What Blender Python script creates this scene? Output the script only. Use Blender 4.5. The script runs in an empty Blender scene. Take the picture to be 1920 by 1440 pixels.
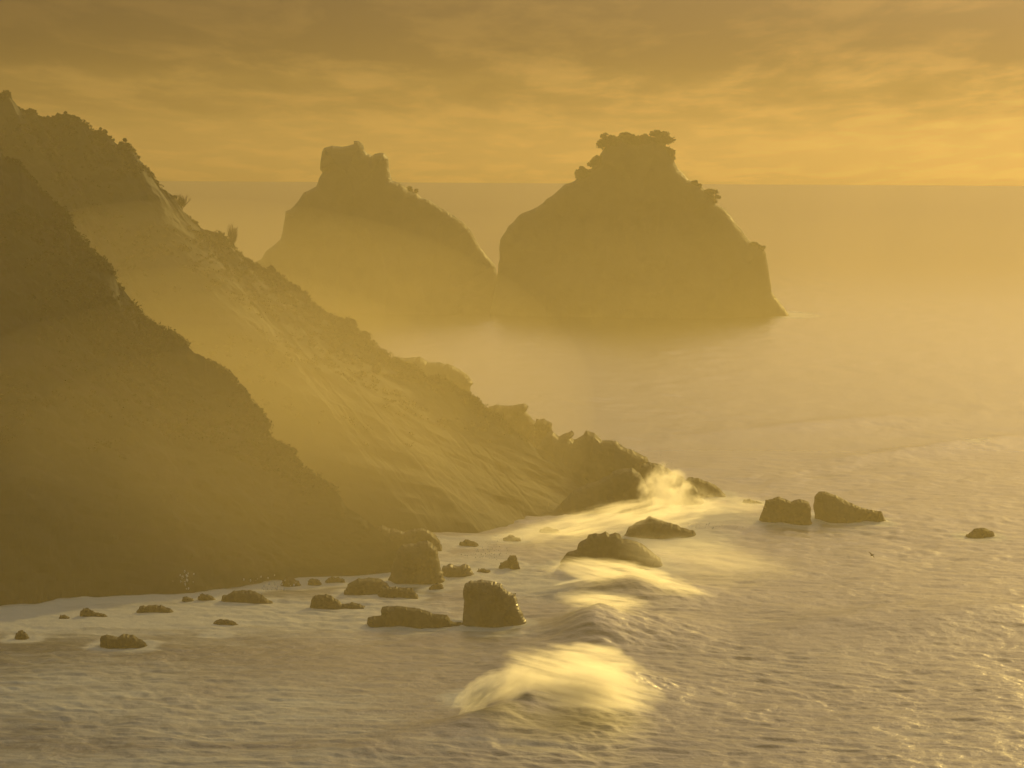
import bpy, bmesh, math, random
import numpy as np
from mathutils import Vector, Matrix, Euler
from mathutils.geometry import delaunay_2d_cdt

# ------------------------------------------------------------------ camera, sky, sun, exposure
sc = bpy.context.scene
COL = sc.collection
R = math.radians
F = 9134.0                      # focal length in pixels of a 1920 wide picture (12 degree lens)
H = 40.0                        # height of the lookout above the sea
EYE = 270.0                     # row of the eye level at the middle of the picture
PITCH = math.atan((720.0 - EYE) / F)
ROLL = R(0.318)
camd = bpy.data.cameras.new('camera')
cam = bpy.data.objects.new('camera', camd)
COL.objects.link(cam)
camd.sensor_width = 36.0
camd.lens = 36.0 * F / 1920.0
camd.clip_start = 1.0
camd.clip_end = 20000.0
cam.matrix_world = Matrix.Translation((0, 0, H)) @ Matrix.Rotation(math.pi / 2 - PITCH, 4, 'X') @ Matrix.Rotation(ROLL, 4, 'Z')
sc.camera = cam
CM = np.array(cam.matrix_world)[:3, :3]

SUN_AZ = R(15.0)                # to the right of the view axis (+Y)
SUN_EL = R(11.0)
sun_dir = Vector((math.sin(SUN_AZ) * math.cos(SUN_EL), math.cos(SUN_AZ) * math.cos(SUN_EL), math.sin(SUN_EL)))
sd = bpy.data.lights.new('sun', 'SUN')
sd.energy = 4.6
sd.angle = R(0.6)
sd.color = (1.0, 0.70, 0.185)
so = bpy.data.objects.new('sun', sd)
COL.objects.link(so)
so.rotation_euler = sun_dir.to_track_quat('Z', 'Y').to_euler()

w = bpy.data.worlds.new('World')
sc.world = w
w.use_nodes = True
nt = w.node_tree
nt.nodes.clear()


def N(t, kind, **kw):
    n = t.nodes.new(kind)
    for k, v in kw.items():
        if k.startswith('i_'):
            n.inputs[int(k[2:])].default_value = v
        else:
            setattr(n, k, v)
    return n


def math_node(t, op, a, b=None, c=None, clamp=False):
    n = t.nodes.new('ShaderNodeMath')
    n.operation = op
    n.use_clamp = clamp
    for i, v in enumerate((a, b, c)):
        if v is None:
            continue
        if isinstance(v, (int, float)):
            n.inputs[i].default_value = v
        else:
            t.links.new(v, n.inputs[i])
    return n.outputs[0]


def ramp(t, src, stops, interp='EASE'):
    n = t.nodes.new('ShaderNodeValToRGB')
    n.color_ramp.interpolation = interp
    cr = n.color_ramp
    while len(cr.elements) < len(stops):
        cr.elements.new(0.5)
    for e, (p, c) in zip(cr.elements, stops):
        e.position = p
        e.color = (c, c, c, 1) if isinstance(c, (int, float)) else (*c, 1)
    t.links.new(src, n.inputs[0])
    return n.outputs[0]


def mix_col(t, fac, a, b, mode='MIX'):
    n = t.nodes.new('ShaderNodeMix')
    n.data_type = 'RGBA'
    n.blend_type = mode
    for sock, v in ((n.inputs[0], fac), (n.inputs[6], a), (n.inputs[7], b)):
        if isinstance(v, (int, float)):
            sock.default_value = v
        elif isinstance(v, tuple):
            sock.default_value = (*v, 1)
        else:
            t.links.new(v, sock)
    return n.outputs[2]


sky = N(nt, 'ShaderNodeTexSky', sky_type='NISHITA', sun_disc=False)
sky.sun_elevation = SUN_EL
sky.sun_rotation = SUN_AZ
sky.air_density = 1.6
sky.dust_density = 3.0
sky.ozone_density = 1.0
tc = N(nt, 'ShaderNodeTexCoord')
sep = N(nt, 'ShaderNodeSeparateXYZ')
nt.links.new(tc.outputs['Generated'], sep.inputs[0])
# the low sky is seen through more warm air than the high sky
warm = mix_col(nt, ramp(nt, sep.outputs[2], [(0.0, 0.0), (0.55, 1.0)], 'LINEAR'), (0.84, 1.03, 2.0), (1.0, 0.96, 0.82))
# the lookout is 40 m up: the sky begins a little below the level line
dip = N(nt, 'ShaderNodeVectorMath', operation='ADD')
nt.links.new(tc.outputs['Generated'], dip.inputs[0])
dip.inputs[1].default_value = (0, 0, 0.0095)
up = N(nt, 'ShaderNodeVectorMath', operation='MAXIMUM')
nt.links.new(dip.outputs[0], up.inputs[0])
up.inputs[1].default_value = (-9, -9, 0.0015)
nt.links.new(up.outputs[0], sky.inputs['Vector'])
tint = mix_col(nt, 1.0, sky.outputs[0], warm, 'MULTIPLY')
zc = math_node(nt, 'ADD', math_node(nt, 'MAXIMUM', math_node(nt, 'ADD', sep.outputs[2], 0.0095), 0.0), 0.03)
u = math_node(nt, 'DIVIDE', sep.outputs[0], zc)
v = math_node(nt, 'DIVIDE', sep.outputs[1], zc)
comb = N(nt, 'ShaderNodeCombineXYZ')
nt.links.new(math_node(nt, 'MULTIPLY', u, 2.7), comb.inputs[0])
nt.links.new(math_node(nt, 'MULTIPLY', v, 0.45), comb.inputs[1])
cn = N(nt, 'ShaderNodeTexNoise')
cn.inputs['Scale'].default_value = 0.95
cn.inputs['Detail'].default_value = 9.0
cn.inputs['Roughness'].default_value = 0.55
cn.inputs['Distortion'].default_value = 0.2
nt.links.new(comb.outputs[0], cn.inputs['Vector'])
cloud = ramp(nt, cn.outputs[0], [(0.44, 0.0), (0.64, 1.0)])
# an even overcast veil with brighter gaps: the veil dims the sky, the gaps glow
shade = mix_col(nt, cloud, (0.86, 0.86, 0.88), (1.04, 1.02, 0.98))
# the lower edge of the overcast hangs about a degree above the sea, thinning out overhead
zz = math_node(nt, 'ADD', math_node(nt, 'ADD', sep.outputs[2], 0.0095), math_node(nt, 'MULTIPLY', math_node(nt, 'SUBTRACT', cn.outputs[0], 0.5), -0.028))
deck = ramp(nt, math_node(nt, 'MULTIPLY', zz, 10.0), [(0.10, 0.0), (0.30, 1.0)])
deck = math_node(nt, 'MULTIPLY', deck, ramp(nt, sep.outputs[2], [(0.09, 1.0), (0.20, 0.0)]))
shade = mix_col(nt, deck, shade, mix_col(nt, cloud, (0.43, 0.44, 0.49), (0.56, 0.56, 0.57)))
# the clear strip under the overcast, just above the sea
strip = ramp(nt, math_node(nt, 'MULTIPLY', math_node(nt, 'ADD', sep.outputs[2], 0.0095), 10.0), [(0.03, 1.65), (0.20, 1.0)])
shade = mix_col(nt, 1.0, shade, strip, 'MULTIPLY')
veiled = mix_col(nt, 1.0, tint, shade, 'MULTIPLY')
# the veil glows round the sun
dt = N(nt, 'ShaderNodeVectorMath', operation='DOT_PRODUCT')
nt.links.new(tc.outputs['Generated'], dt.inputs[0])
dt.inputs[1].default_value = sun_dir
glow = math_node(nt, 'POWER', math_node(nt, 'MAXIMUM', dt.outputs['Value'], 0.0), 22.0)
high = ramp(nt, sep.outputs[2], [(0.09, 0.28), (0.24, 0.85), (0.44, 1.85)])  # unseen upper sky, brightened so the near water reflects more
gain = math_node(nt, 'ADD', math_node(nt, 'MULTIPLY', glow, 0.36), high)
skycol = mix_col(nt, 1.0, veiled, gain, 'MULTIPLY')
bg = N(nt, 'ShaderNodeBackground')
bg.inputs[1].default_value = 0.10
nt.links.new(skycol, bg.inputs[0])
wo = N(nt, 'ShaderNodeOutputWorld')
nt.links.new(bg.outputs[0], wo.inputs[0])

sc.view_settings.view_transform = 'Standard'
sc.view_settings.look = 'None'
sc.view_settings.gamma = 1.0
sc.view_settings.use_curve_mapping = False
sc.view_settings.exposure = -1.1
sc.render.engine = 'CYCLES'
cy = sc.cycles
cy.max_bounces = 8
cy.diffuse_bounces = 2
cy.glossy_bounces = 2
cy.transmission_bounces = 3
cy.volume_bounces = 4
cy.transparent_max_bounces = 32
cy.sample_clamp_indirect = 4.0
cy.sample_clamp_direct = 6.0
cy.volume_step_rate = 1.0
cy.volume_max_steps = 256
cy.use_denoising = True

# ------------------------------------------------------------------ helpers
rng = np.random.default_rng(7)
random.seed(7)


def ray(px, py):
    """world direction (y = 1) through a point of the 1920 x 1440 picture"""
    px = np.asarray(px, float)
    py = np.asarray(py, float)
    v = np.stack([(px - 960.0) / F, (720.0 - py) / F, -np.ones_like(px)], -1)
    d = v @ CM.T
    return d / d[..., 1:2]


def at(px, py, dist):
    """the place seen there at DIST metres from the lookout"""
    d = ray(px, py)
    return np.array([0, 0, H]) + d * np.asarray(dist, float)[..., None]


def sea_at(px, py):
    """the place on the sea seen there"""
    d = ray(px, py)
    return np.array([0, 0, H]) + d * (-H / d[..., 2])[..., None]


_perm = np.random.default_rng(3).permutation(512)
_perm = np.concatenate([_perm, _perm, _perm])


def vnoise(x, y, z, seed=0):
    """value noise in -1..1"""
    x = x + seed * 17.31
    y = y + seed * 5.77
    xi = np.floor(x).astype(int)
    yi = np.floor(y).astype(int)
    zi = np.floor(z).astype(int)
    xf, yf, zf = x - xi, y - yi, z - zi
    s = lambda t: t * t * t * (t * (t * 6 - 15) + 10)
    xf, yf, zf = s(xf), s(yf), s(zf)
    def h(a, b, c):
        return _perm[(_perm[(_perm[a & 511] + b) & 511] + c) & 511] / 255.5 - 1.0
    def lx(b, c):
        return h(xi, b, c) * (1 - xf) + h(xi + 1, b, c) * xf
    def ly(c):
        return lx(yi, c) * (1 - yf) + lx(yi + 1, c) * yf
    return ly(zi) * (1 - zf) + ly(zi + 1) * zf


def fbm(x, y, z, octaves=4, gain=0.5, seed=0):
    a, s, f = 1.0, 0.0, 1.0
    out = 0.0
    for o in range(octaves):
        out = out + a * vnoise(x * f, y * f, z * f, seed + o)
        s += a
        a *= gain
        f *= 2.03
    return out / s * 1.6


def ridged(x, y, z, octaves=4, seed=0):
    a, s, f, out = 1.0, 0.0, 1.0, 0.0
    for o in range(octaves):
        out = out + a * (1.0 - 2.0 * np.abs(vnoise(x * f, y * f, z * f, seed + o)))
        s += a
        a *= 0.5
        f *= 2.1
    return out / s


def mesh_obj(name, co, faces, mat, parent=None, smooth=False):
    me = bpy.data.meshes.new(name)
    co = np.asarray(co, np.float32)
    faces = np.asarray(faces, np.int32)
    nf, k = faces.shape
    me.vertices.add(len(co))
    me.vertices.foreach_set('co', co.ravel())
    me.loops.add(nf * k)
    me.loops.foreach_set('vertex_index', faces.ravel())
    me.polygons.add(nf)
    me.polygons.foreach_set('loop_start', np.arange(nf, dtype=np.int32) * k)
    me.polygons.foreach_set('loop_total', np.full(nf, k, np.int32))
    me.polygons.foreach_set('use_smooth', np.full(nf, smooth, bool))
    me.update(calc_edges=True)
    me.materials.append(mat)
    o = bpy.data.objects.new(name, me)
    COL.objects.link(o)
    if parent is not None:
        o.parent = parent
    return o


def tag(o, label=None, cat=None, group=None, kind=None):
    if label:
        o['label'] = label
    if cat:
        o['category'] = cat
    if group:
        o['group'] = group
    if kind:
        o['kind'] = kind
    return o


def empty(name, loc):
    o = bpy.data.objects.new(name, None)
    COL.objects.link(o)
    o.location = Vector([float(q) for q in loc])
    return o


def new_mat(name):
    m = bpy.data.materials.new(name)
    m.use_nodes = True
    t = m.node_tree
    t.nodes.clear()
    return m, t, t.nodes.new('ShaderNodeOutputMaterial')


# ------------------------------------------------------------------ materials
def rock_material(name, dark, light, rough, scale, spec=0.12):
    m, t, out = new_mat(name)
    p = N(t, 'ShaderNodeBsdfPrincipled')
    c = N(t, 'ShaderNodeTexCoord')
    n1 = N(t, 'ShaderNodeTexNoise')
    n1.inputs['Scale'].default_value = scale
    n1.inputs['Detail'].default_value = 8
    n1.inputs['Roughness'].default_value = 0.62
    t.links.new(c.outputs['Object'], n1.inputs['Vector'])
    col = mix_col(t, ramp(t, n1.outputs[0], [(0.32, 0.0), (0.7, 1.0)]), dark, light)
    t.links.new(col, p.inputs['Base Color'])
    p.inputs['Specular IOR Level'].default_value = spec
    t.links.new(ramp(t, n1.outputs[0], [(0.3, rough), (0.75, min(1, rough + 0.35))]), p.inputs['Roughness'])
    b = N(t, 'ShaderNodeBump')
    b.inputs['Strength'].default_value = 0.7
    b.inputs['Distance'].default_value = 0.6 / scale * 0.25
    t.links.new(n1.outputs[0], b.inputs['Height'])
    t.links.new(b.outputs[0], p.inputs['Normal'])
    t.links.new(p.outputs[0], out.inputs['Surface'])
    return m


M_ROCK = rock_material('wet_basalt', (0.028, 0.024, 0.018), (0.075, 0.062, 0.044), 0.62, 0.9)
M_WET = rock_material('streaming_wet_basalt', (0.028, 0.024, 0.018), (0.075, 0.062, 0.044), 0.45, 0.9, 0.3)
M_CLIFF = rock_material('dry_cliff_rock', (0.034, 0.028, 0.020), (0.075, 0.060, 0.042), 0.62, 0.14)


def hill_material():
    m, t, out = new_mat('scrub_covered_slope')
    p = N(t, 'ShaderNodeBsdfPrincipled')
    c = N(t, 'ShaderNodeTexCoord')
    n1 = N(t, 'ShaderNodeTexNoise')
    n1.inputs['Scale'].default_value = 0.085
    n1.inputs['Detail'].default_value = 7
    n1.inputs['Roughness'].default_value = 0.6
    t.links.new(c.outputs['Object'], n1.inputs['Vector'])
    n2 = N(t, 'ShaderNodeTexNoise')
    n2.inputs['Scale'].default_value = 0.9
    n2.inputs['Detail'].default_value = 5
    t.links.new(c.outputs['Object'], n2.inputs['Vector'])
    veg = mix_col(t, n2.outputs[0], (0.020, 0.023, 0.009), (0.048, 0.047, 0.018))
    soil = mix_col(t, n2.outputs[0], (0.028, 0.023, 0.014), (0.052, 0.042, 0.026))
    col = mix_col(t, ramp(t, n1.outputs[0], [(0.45, 0.0), (0.60, 1.0)]), veg, soil)
    t.links.new(col, p.inputs['Base Color'])
    p.inputs['Roughness'].default_value = 0.9
    p.inputs['Specular IOR Level'].default_value = 0.2
    t.links.new(p.outputs[0], out.inputs['Surface'])
    return m


M_HILL = hill_material()


def leaf_material(name, a, b):
    m, t, out = new_mat(name)
    p = N(t, 'ShaderNodeBsdfPrincipled')
    c = N(t, 'ShaderNodeTexCoord')
    n = N(t, 'ShaderNodeTexNoise')
    n.inputs['Scale'].default_value = 0.6
    n.inputs['Detail'].default_value = 3
    t.links.new(c.outputs['Object'], n.inputs['Vector'])
    t.links.new(mix_col(t, n.outputs[0], a, b), p.inputs['Base Color'])
    p.inputs['Roughness'].default_value = 0.75
    p.inputs['Specular IOR Level'].default_value = 0.25
    t.links.new(p.outputs[0], out.inputs['Surface'])
    return m


M_LEAF = leaf_material('scrub_leaves', (0.022, 0.029, 0.010), (0.055, 0.058, 0.021))
M_TREE = leaf_material('tree_leaves', (0.028, 0.042, 0.014), (0.070, 0.085, 0.028))
M_WOOD = rock_material('dry_wood', (0.06, 0.045, 0.03), (0.12, 0.09, 0.06), 0.85, 3.0)


def water_material():
    m, t, out = new_mat('sea_water')
    p = N(t, 'ShaderNodeBsdfPrincipled')
    p.inputs['Base Color'].default_value = (0.016, 0.030, 0.026, 1)
    p.inputs['IOR'].default_value = 1.333
    c = N(t, 'ShaderNodeTexCoord')
    # the wind ruffles the sea most near the shore
    sx = N(t, 'ShaderNodeSeparateXYZ')
    t.links.new(c.outputs['Object'], sx.inputs[0])
    t.links.new(ramp(t, math_node(t, 'DIVIDE', sx.outputs[1], 5000.0), [(0.066, 0.32), (0.14, 0.27), (0.34, 0.11)], 'EASE'), p.inputs['Roughness'])
    mp = N(t, 'ShaderNodeMapping')
    mp.inputs['Scale'].default_value = (0.95, 0.60, 1)
    t.links.new(c.outputs['Object'], mp.inputs[0])
    n1 = N(t, 'ShaderNodeTexNoise')
    n1.inputs['Scale'].default_value = 1.0
    n1.inputs['Detail'].default_value = 5
    n1.inputs['Roughness'].default_value = 0.6
    t.links.new(mp.outputs[0], n1.inputs['Vector'])
    b = N(t, 'ShaderNodeBump')
    t.links.new(ramp(t, math_node(t, 'DIVIDE', sx.outputs[1], 5000.0), [(0.066, 0.70), (0.12, 0.45), (0.26, 0.0)], 'EASE'), b.inputs['Strength'])
    b.inputs['Distance'].default_value = 0.22
    t.links.new(n1.outputs[0], b.inputs['Height'])
    t.links.new(b.outputs[0], p.inputs['Normal'])
    # foam: its own white, in lacy patches where the mesh marks churned water and lightened foreground
    a = N(t, 'ShaderNodeAttribute', attribute_name='foam')
    mp2 = N(t, 'ShaderNodeMapping')
    mp2.inputs['Scale'].default_value = (0.30, 0.55, 1)
    t.links.new(c.outputs['Object'], mp2.inputs[0])
    n2 = N(t, 'ShaderNodeTexNoise')
    n2.inputs['Scale'].default_value = 0.55
    n2.inputs['Detail'].default_value = 7
    n2.inputs['Roughness'].default_value = 0.68
    n2.inputs['Distortion'].default_value = 0.6
    t.links.new(mp2.outputs[0], n2.inputs['Vector'])
    k = math_node(t, 'ADD', math_node(t, 'MULTIPLY', a.outputs['Fac'], 1.15), math_node(t, 'SUBTRACT', n2.outputs[0], 0.95))
    fac = ramp(t, math_node(t, 'ADD', k, 0.35), [(0.24, 0.0), (0.80, 0.9)])
    fo = N(t, 'ShaderNodeBsdfPrincipled')
    fo.inputs['Base Color'].default_value = (0.74, 0.71, 0.62, 1)
    fo.inputs['Roughness'].default_value = 0.7
    t.links.new(b.outputs[0], fo.inputs['Normal'])
    mx = N(t, 'ShaderNodeMixShader')
    t.links.new(fac, mx.inputs[0])
    t.links.new(p.outputs[0], mx.inputs[1])
    t.links.new(fo.outputs[0], mx.inputs[2])
    t.links.new(mx.outputs[0], out.inputs['Surface'])
    return m


M_WATER = water_material()


def volume_material(name, density, color=(1.0, 0.85, 0.47), g=0.56):
    m, t, out = new_mat(name)
    v = N(t, 'ShaderNodeVolumePrincipled')
    v.inputs['Color'].default_value = (*color, 1)
    v.inputs['Density'].default_value = density
    v.inputs['Anisotropy'].default_value = g
    t.links.new(v.outputs[0], out.inputs['Volume'])
    return m


# ------------------------------------------------------------------ the sea
FAR = 5000.0
NR, NC = 1100, 720
# rows dense where the sea is near
yy = 1.0 / np.linspace(1.0 / 300.0, 1.0 / FAR, NR)
yy = np.concatenate([np.linspace(-250, 292, 60), yy])
tx = np.linspace(-0.125, 0.125, NC)
side = 0.125 + (np.linspace(0, 1, 41)[1:] ** 2) * 1.0
tx = np.concatenate([-side[::-1], tx, side])
wid = np.maximum(yy, 300.0)
Y2, T2 = np.meshgrid(yy, tx, indexing='ij')
X2 = T2 * wid[:, None]
Z2 = np.zeros_like(X2)
row_gap = np.gradient(yy)[:, None] * np.ones_like(X2)
col_gap = wid[:, None] * (0.25 / NC) * np.ones_like(X2)
# wind sea and swell
WX = X2 + 2.6 * fbm(X2 * 0.06, Y2 * 0.045, X2 * 0, 3, 0.5, 91)
WY = Y2 + 3.4 * fbm(X2 * 0.05, Y2 * 0.04, X2 * 0 + 4.5, 3, 0.5, 92)
for k in range(110):
    lam = 1.2 * (40.0 / 1.2) ** (k / 109.0)
    th = (R(195) + rng.normal(0, 0.5)) if (lam > 7 or k % 4 == 0) else (R(262) + rng.normal(0, 0.45))
    kx, ky = math.cos(th) * 2 * math.pi / lam, math.sin(th) * 2 * math.pi / lam
    amp = 0.0027 * lam * min(1.0, 2.6 / lam) ** 0.9 * (0.4 + 1.2 * rng.random())
    cut = 1.0 / (1.0 + (np.abs(ky) * row_gap / 1.7) ** 4) / (1.0 + (np.abs(kx) * col_gap / 1.7) ** 4)
    ph = kx * WX + ky * WY + rng.random() * 6.28
    Z2 += amp * cut * (np.sin(ph) + 0.35 * (1 - 2 * np.abs(np.cos(ph * 0.5))))
# patches of livelier and calmer water
Z2 *= 1.0 + 0.55 * fbm(X2 * 0.045, Y2 * 0.02, X2 * 0 + 1.5, 3, 0.5, 95)
near = 1.0 / (1.0 + (row_gap / 1.3) ** 4)
Z2 += 0.05 * near * ridged(WX * 0.34, WY * 0.30, X2 * 0 + 0.3, 3, 97)


def wave(px, d, h, wl, wr, ly, slope=0.1, rag=0.0):
    """a single travelling wave: steep face on the left, long back on the right"""
    global Z2
    x0 = (px - 960.0) / F * d
    xc = x0 + slope * (Y2 - d) + rag * np.sin((Y2 - d) * 0.35)
    t = X2 - xc
    prof = np.where(t < 0, np.exp(-(np.abs(t) / wl) ** 1.7), np.exp(-(np.abs(t) / wr) ** 1.5))
    Z2 += h * prof * np.exp(-((Y2 - d) / ly) ** 2)


wave(1040, 352, 2.5, 2.2, 6.0, 10, 0.18, 0.3)     # the nearest breaker
wave(905, 334, 0.6, 2.4, 3.4, 6, 0.3)            # its near shoulder
wave(1035, 362, 0.5, 4.0, 9.0, 45, 0.12)
wave(720, 322, 0.5, 4.0, 7.0, 12, 0.4)
wave(1125, 402, 1.7, 3.5, 6.5, 9, 0.05, 0.2)      # second hump
wave(1115, 392, 0.9, 3.5, 6.0, 7, 0.05)
wave(1195, 432, 1.35, 4.0, 7.0, 9, 0.05, 0.25)     # third hump
wave(1100, 432, 0.85, 4.0, 5.0, 8, 0.0, 0.2)
wave(1200, 470, 0.5, 5.0, 8.0, 10, 0.0)
wave(1640, 410, 0.9, 6.0, 14.0, 14, 0.5)
wave(1850, 408, 0.8, 6.0, 12.0, 16, 0.5)
wave(1820, 650, 1.0, 5.0, 10.0, 25, 0.6)
wave(1560, 700, 0.7, 8.0, 12.0, 30, 0.6)
wave(1500, 520, 0.7, 8.0, 12.0, 18, 0.5)

# churned water: inshore wash on the left, round the rocks, on the breakers; pale foreground spots paint in reflected brightness
foam = np.zeros_like(X2)


def foam_sheen_spot(px, py, rx, ry, k):
    global foam
    c = sea_at(np.array(px), np.array(py))
    foam = np.maximum(foam, k * np.exp(-(((X2 - c[0]) / rx) ** 2 + ((Y2 - c[1]) / ry) ** 2)))


for a in ((150, 1160, 22, 22, .85), (420, 1150, 20, 25, .85), (640, 1150, 14, 30, .7), (300, 1200, 18, 12, .5), (900, 1070, 10, 26, .85),
          (1010, 1100, 7, 22, .8), (1150, 1070, 9, 18, .85), (1260, 1010, 9, 30, .85), (1330, 970, 7, 25, .8), (1590, 990, 6, 14, .5),
          (1420, 985, 6, 20, .6), (930, 1185, 7, 8, .6), (780, 1185, 9, 8, .5), (1840, 1010, 5, 8, .55), (1480, 590, 9, 30, .8),
          (1200, 590, 45, 20, .5), (1240, 1100, 10, 10, .5), (1050, 1280, 6, 12, .45), (880, 1310, 3, 8, .9), (1815, 832, 3, 12, .8),
          (1440, 1172, 8, 5, .4), (1120, 1130, 4, 5, .55), (120, 1300, 22, 40, .62), (480, 1330, 20, 40, .58), (300, 1430, 30, 14, .56), (850, 1400, 14, 14, .45), (1500, 1250, 26, 40, .36), (1750, 1380, 20, 20, .36), (1700, 1050, 25, 30, .34)):  # lower-left spots are pale colour standing in for reflected sky light
    foam_sheen_spot(*a)
nr, nc = X2.shape
idx = np.arange(nr * nc).reshape(nr, nc)
quads = np.stack([idx[:-1, :-1], idx[:-1, 1:], idx[1:, 1:], idx[1:, :-1]], -1).reshape(-1, 4)
sea = mesh_obj('sea', np.stack([X2, Y2, Z2], -1).reshape(-1, 3), quads, M_WATER, smooth=True)
at_ = sea.data.attributes.new('foam', 'FLOAT', 'POINT')
at_.data.foreach_set('value', foam.astype(np.float32).ravel())
tag(sea, 'golden choppy sea with breaking waves reaching to the horizon', kind='structure')


# ------------------------------------------------------------------ headlands
def resample(P, n):
    P = np.asarray(P, float)
    s = np.concatenate([[0], np.cumsum(np.linalg.norm(np.diff(P, axis=0), axis=1))])
    q = np.linspace(0, s[-1], n)
    return np.stack([np.interp(q, s, P[:, k]) for k in range(P.shape[1])], -1)


def headland(name, ridge_px, ridge_d, base_px, back, seed, nu=420, nv=90, bump=1.2, power=0.95, grain=0.22, gully=0.35):
    """a hillside under a crest line: crest, seaward foot and landward foot joined by a rough slope"""
    rp = np.array(ridge_px, float)
    d = np.interp(rp[:, 0], *np.array(ridge_d, float).T)
    crest = resample(at(rp[:, 0], rp[:, 1], d), nu)
    bp = np.array(base_px, float)
    foot = sea_at(bp[:, 0], bp[:, 1])
    foot = resample(foot, nu)
    foot[:, 2] = -2.5
    rear = crest + np.array(back)
    rear[:, 2] = -2.5
    # fine raggedness of the crest itself
    crest[:, 2] += 0.22 * fbm(crest[:, 0] * 0.7, crest[:, 1] * 0.7, crest[:, 2] * 0.7, 4, 0.6, seed)
    vs = np.linspace(0, 1, nv) ** 1.4
    V = vs[:, None, None]
    # below the skyline the slope forgets the crest's small steps
    kern = np.hanning(61)
    kern /= kern.sum()
    soft = np.stack([np.convolve(np.pad(crest[:, q], 30, mode='reflect', reflect_type='odd'), kern, 'valid') for q in range(3)], -1)
    soft[:, 2] = np.minimum(soft[:, 2], crest[:, 2] + 0.3)
    wv = np.clip(V / 0.22, 0, 1)
    wv = wv * wv * (3 - 2 * wv)
    top = crest[None] * (1 - wv) + soft[None] * wv
    front = top * (1 - V) + foot[None] * V
    front[..., 2] = foot[None, :, 2] + (top[..., 2] - foot[None, :, 2]) * (1 - V[..., 0] ** power)
    fade = np.clip(vs / 0.10, 0, 1)[:, None] * np.clip((1 - vs) / 0.06, 0.25, 1)[:, None]
    x, y, z = front[..., 0], front[..., 1], front[..., 2]
    big = fbm(x * 0.05, y * 0.05, z * 0.05, 4, 0.5, seed + 5)
    gul = ridged(x * 0.09 + z * 0.03, y * 0.03, z * 0.02, 3, seed + 9)
    fine = fbm(x * 0.55, y * 0.55, z * 0.55, 4, 0.55, seed + 2)
    disp = bump * (1.2 * big + gully * gul) + grain * fine
    front[..., 1] -= disp * fade * 1.2
    front[..., 2] += disp * fade * 0.35
    front[..., 0] += 1.2 * grain * fine * fade
    nb = 16
    vb = np.linspace(0, 1, nb + 1)[1:][:, None, None]
    rear_s = crest[None] * (1 - vb) + rear[None] * vb
    rear_s[..., 2] += 1.2 * fbm(rear_s[..., 0] * .1, rear_s[..., 1] * .1, rear_s[..., 2] * .1, 3, .5, seed) * np.clip(vb[..., 0] * 4, 0, 1)
    G = np.concatenate([rear_s[::-1], front], 0)
    n, mcols = G.shape[:2]
    ii = np.arange(n * mcols).reshape(n, mcols)
    q = np.stack([ii[:-1, :-1], ii[:-1, 1:], ii[1:, 1:], ii[1:, :-1]], -1).reshape(-1, 4)
    return mesh_obj(name, G.reshape(-1, 3), q[:, ::-1], M_HILL, smooth=False), front, crest


near_ridge = [(-700, 250), (-500, 225), (-300, 225), (-140, 245), (-50, 255), (0, 282), (5, 290), (15, 302), (30, 304), (40, 312), (50, 328), (65, 340), (78, 360), (95, 372), (105, 385),
              (118, 392), (125, 405), (130, 420), (145, 442), (160, 455), (172, 470), (185, 485), (200, 497), (212, 512), (220, 530), (232, 545),
              (245, 562), (257, 585), (272, 600), (290, 610), (312, 622), (330, 628), (345, 645), (365, 660), (380, 668), (395, 682), (415, 690),
              (430, 702), (448, 722), (460, 738), (463, 752), (475, 765), (490, 777), (500, 790), (501, 797), (494, 806), (497, 818), (510, 828),
              (525, 836), (540, 838), (549, 844), (551, 862), (570, 877), (595, 895), (615, 910), (624, 914), (630, 922), (642, 935), (645, 945),
              (665, 960), (690, 978), (715, 997), (730, 1010), (745, 1024), (756, 1050), (765, 1085), (772, 1120)]
near_hill, near_front, near_crest = headland(
    'near_headland', near_ridge, [(-700, 575), (0, 505), (745, 456), (772, 452)],
    [(-900, 1180), (-300, 1160), (0, 1146), (60, 1140), (150, 1126), (250, 1121), (370, 1122), (470, 1105), (560, 1087), (650, 1084), (700, 1081), (745, 1079), (768, 1082)],
    (-25, 70, 0), 11)
tag(near_hill, 'dark scrub-covered headland sloping down from the left edge, nearest the camera', kind='structure')

far_ridge = [(-900, 215), (-600, 190), (-300, 165), (-120, 160), (-40, 170), (0, 178), (12, 176), (25, 188), (45, 210), (52, 207), (62, 208), (72, 216), (82, 222), (95, 219), (105, 218), (115, 216), (130, 218),
             (145, 223), (160, 234), (170, 243), (178, 247), (190, 246), (200, 251), (210, 262), (218, 271), (226, 273), (232, 269), (243, 276),
             (253, 288), (265, 303), (275, 315), (285, 332), (300, 352), (312, 360), (325, 368), (335, 385), (345, 398), (358, 412), (372, 425),
             (390, 432), (410, 438), (420, 442), (432, 458), (442, 472), (455, 484), (470, 490), (488, 502), (500, 512), (506, 505), (518, 512),
             (530, 525), (545, 535), (560, 540), (575, 556), (590, 572), (600, 581), (615, 590), (630, 598), (645, 603), (655, 600), (663, 607),
             (670, 622), (685, 627), (693, 638), (707, 655), (725, 664), (740, 672), (757, 683), (773, 688), (790, 700), (800, 710), (812, 706),
             (828, 709), (845, 722), (865, 732), (880, 740), (895, 752), (912, 765), (930, 780), (950, 795), (968, 808), (985, 822), (1005, 838),
             (1040, 860), (1080, 885), (1120, 915), (1150, 950), (1160, 990)]
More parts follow.
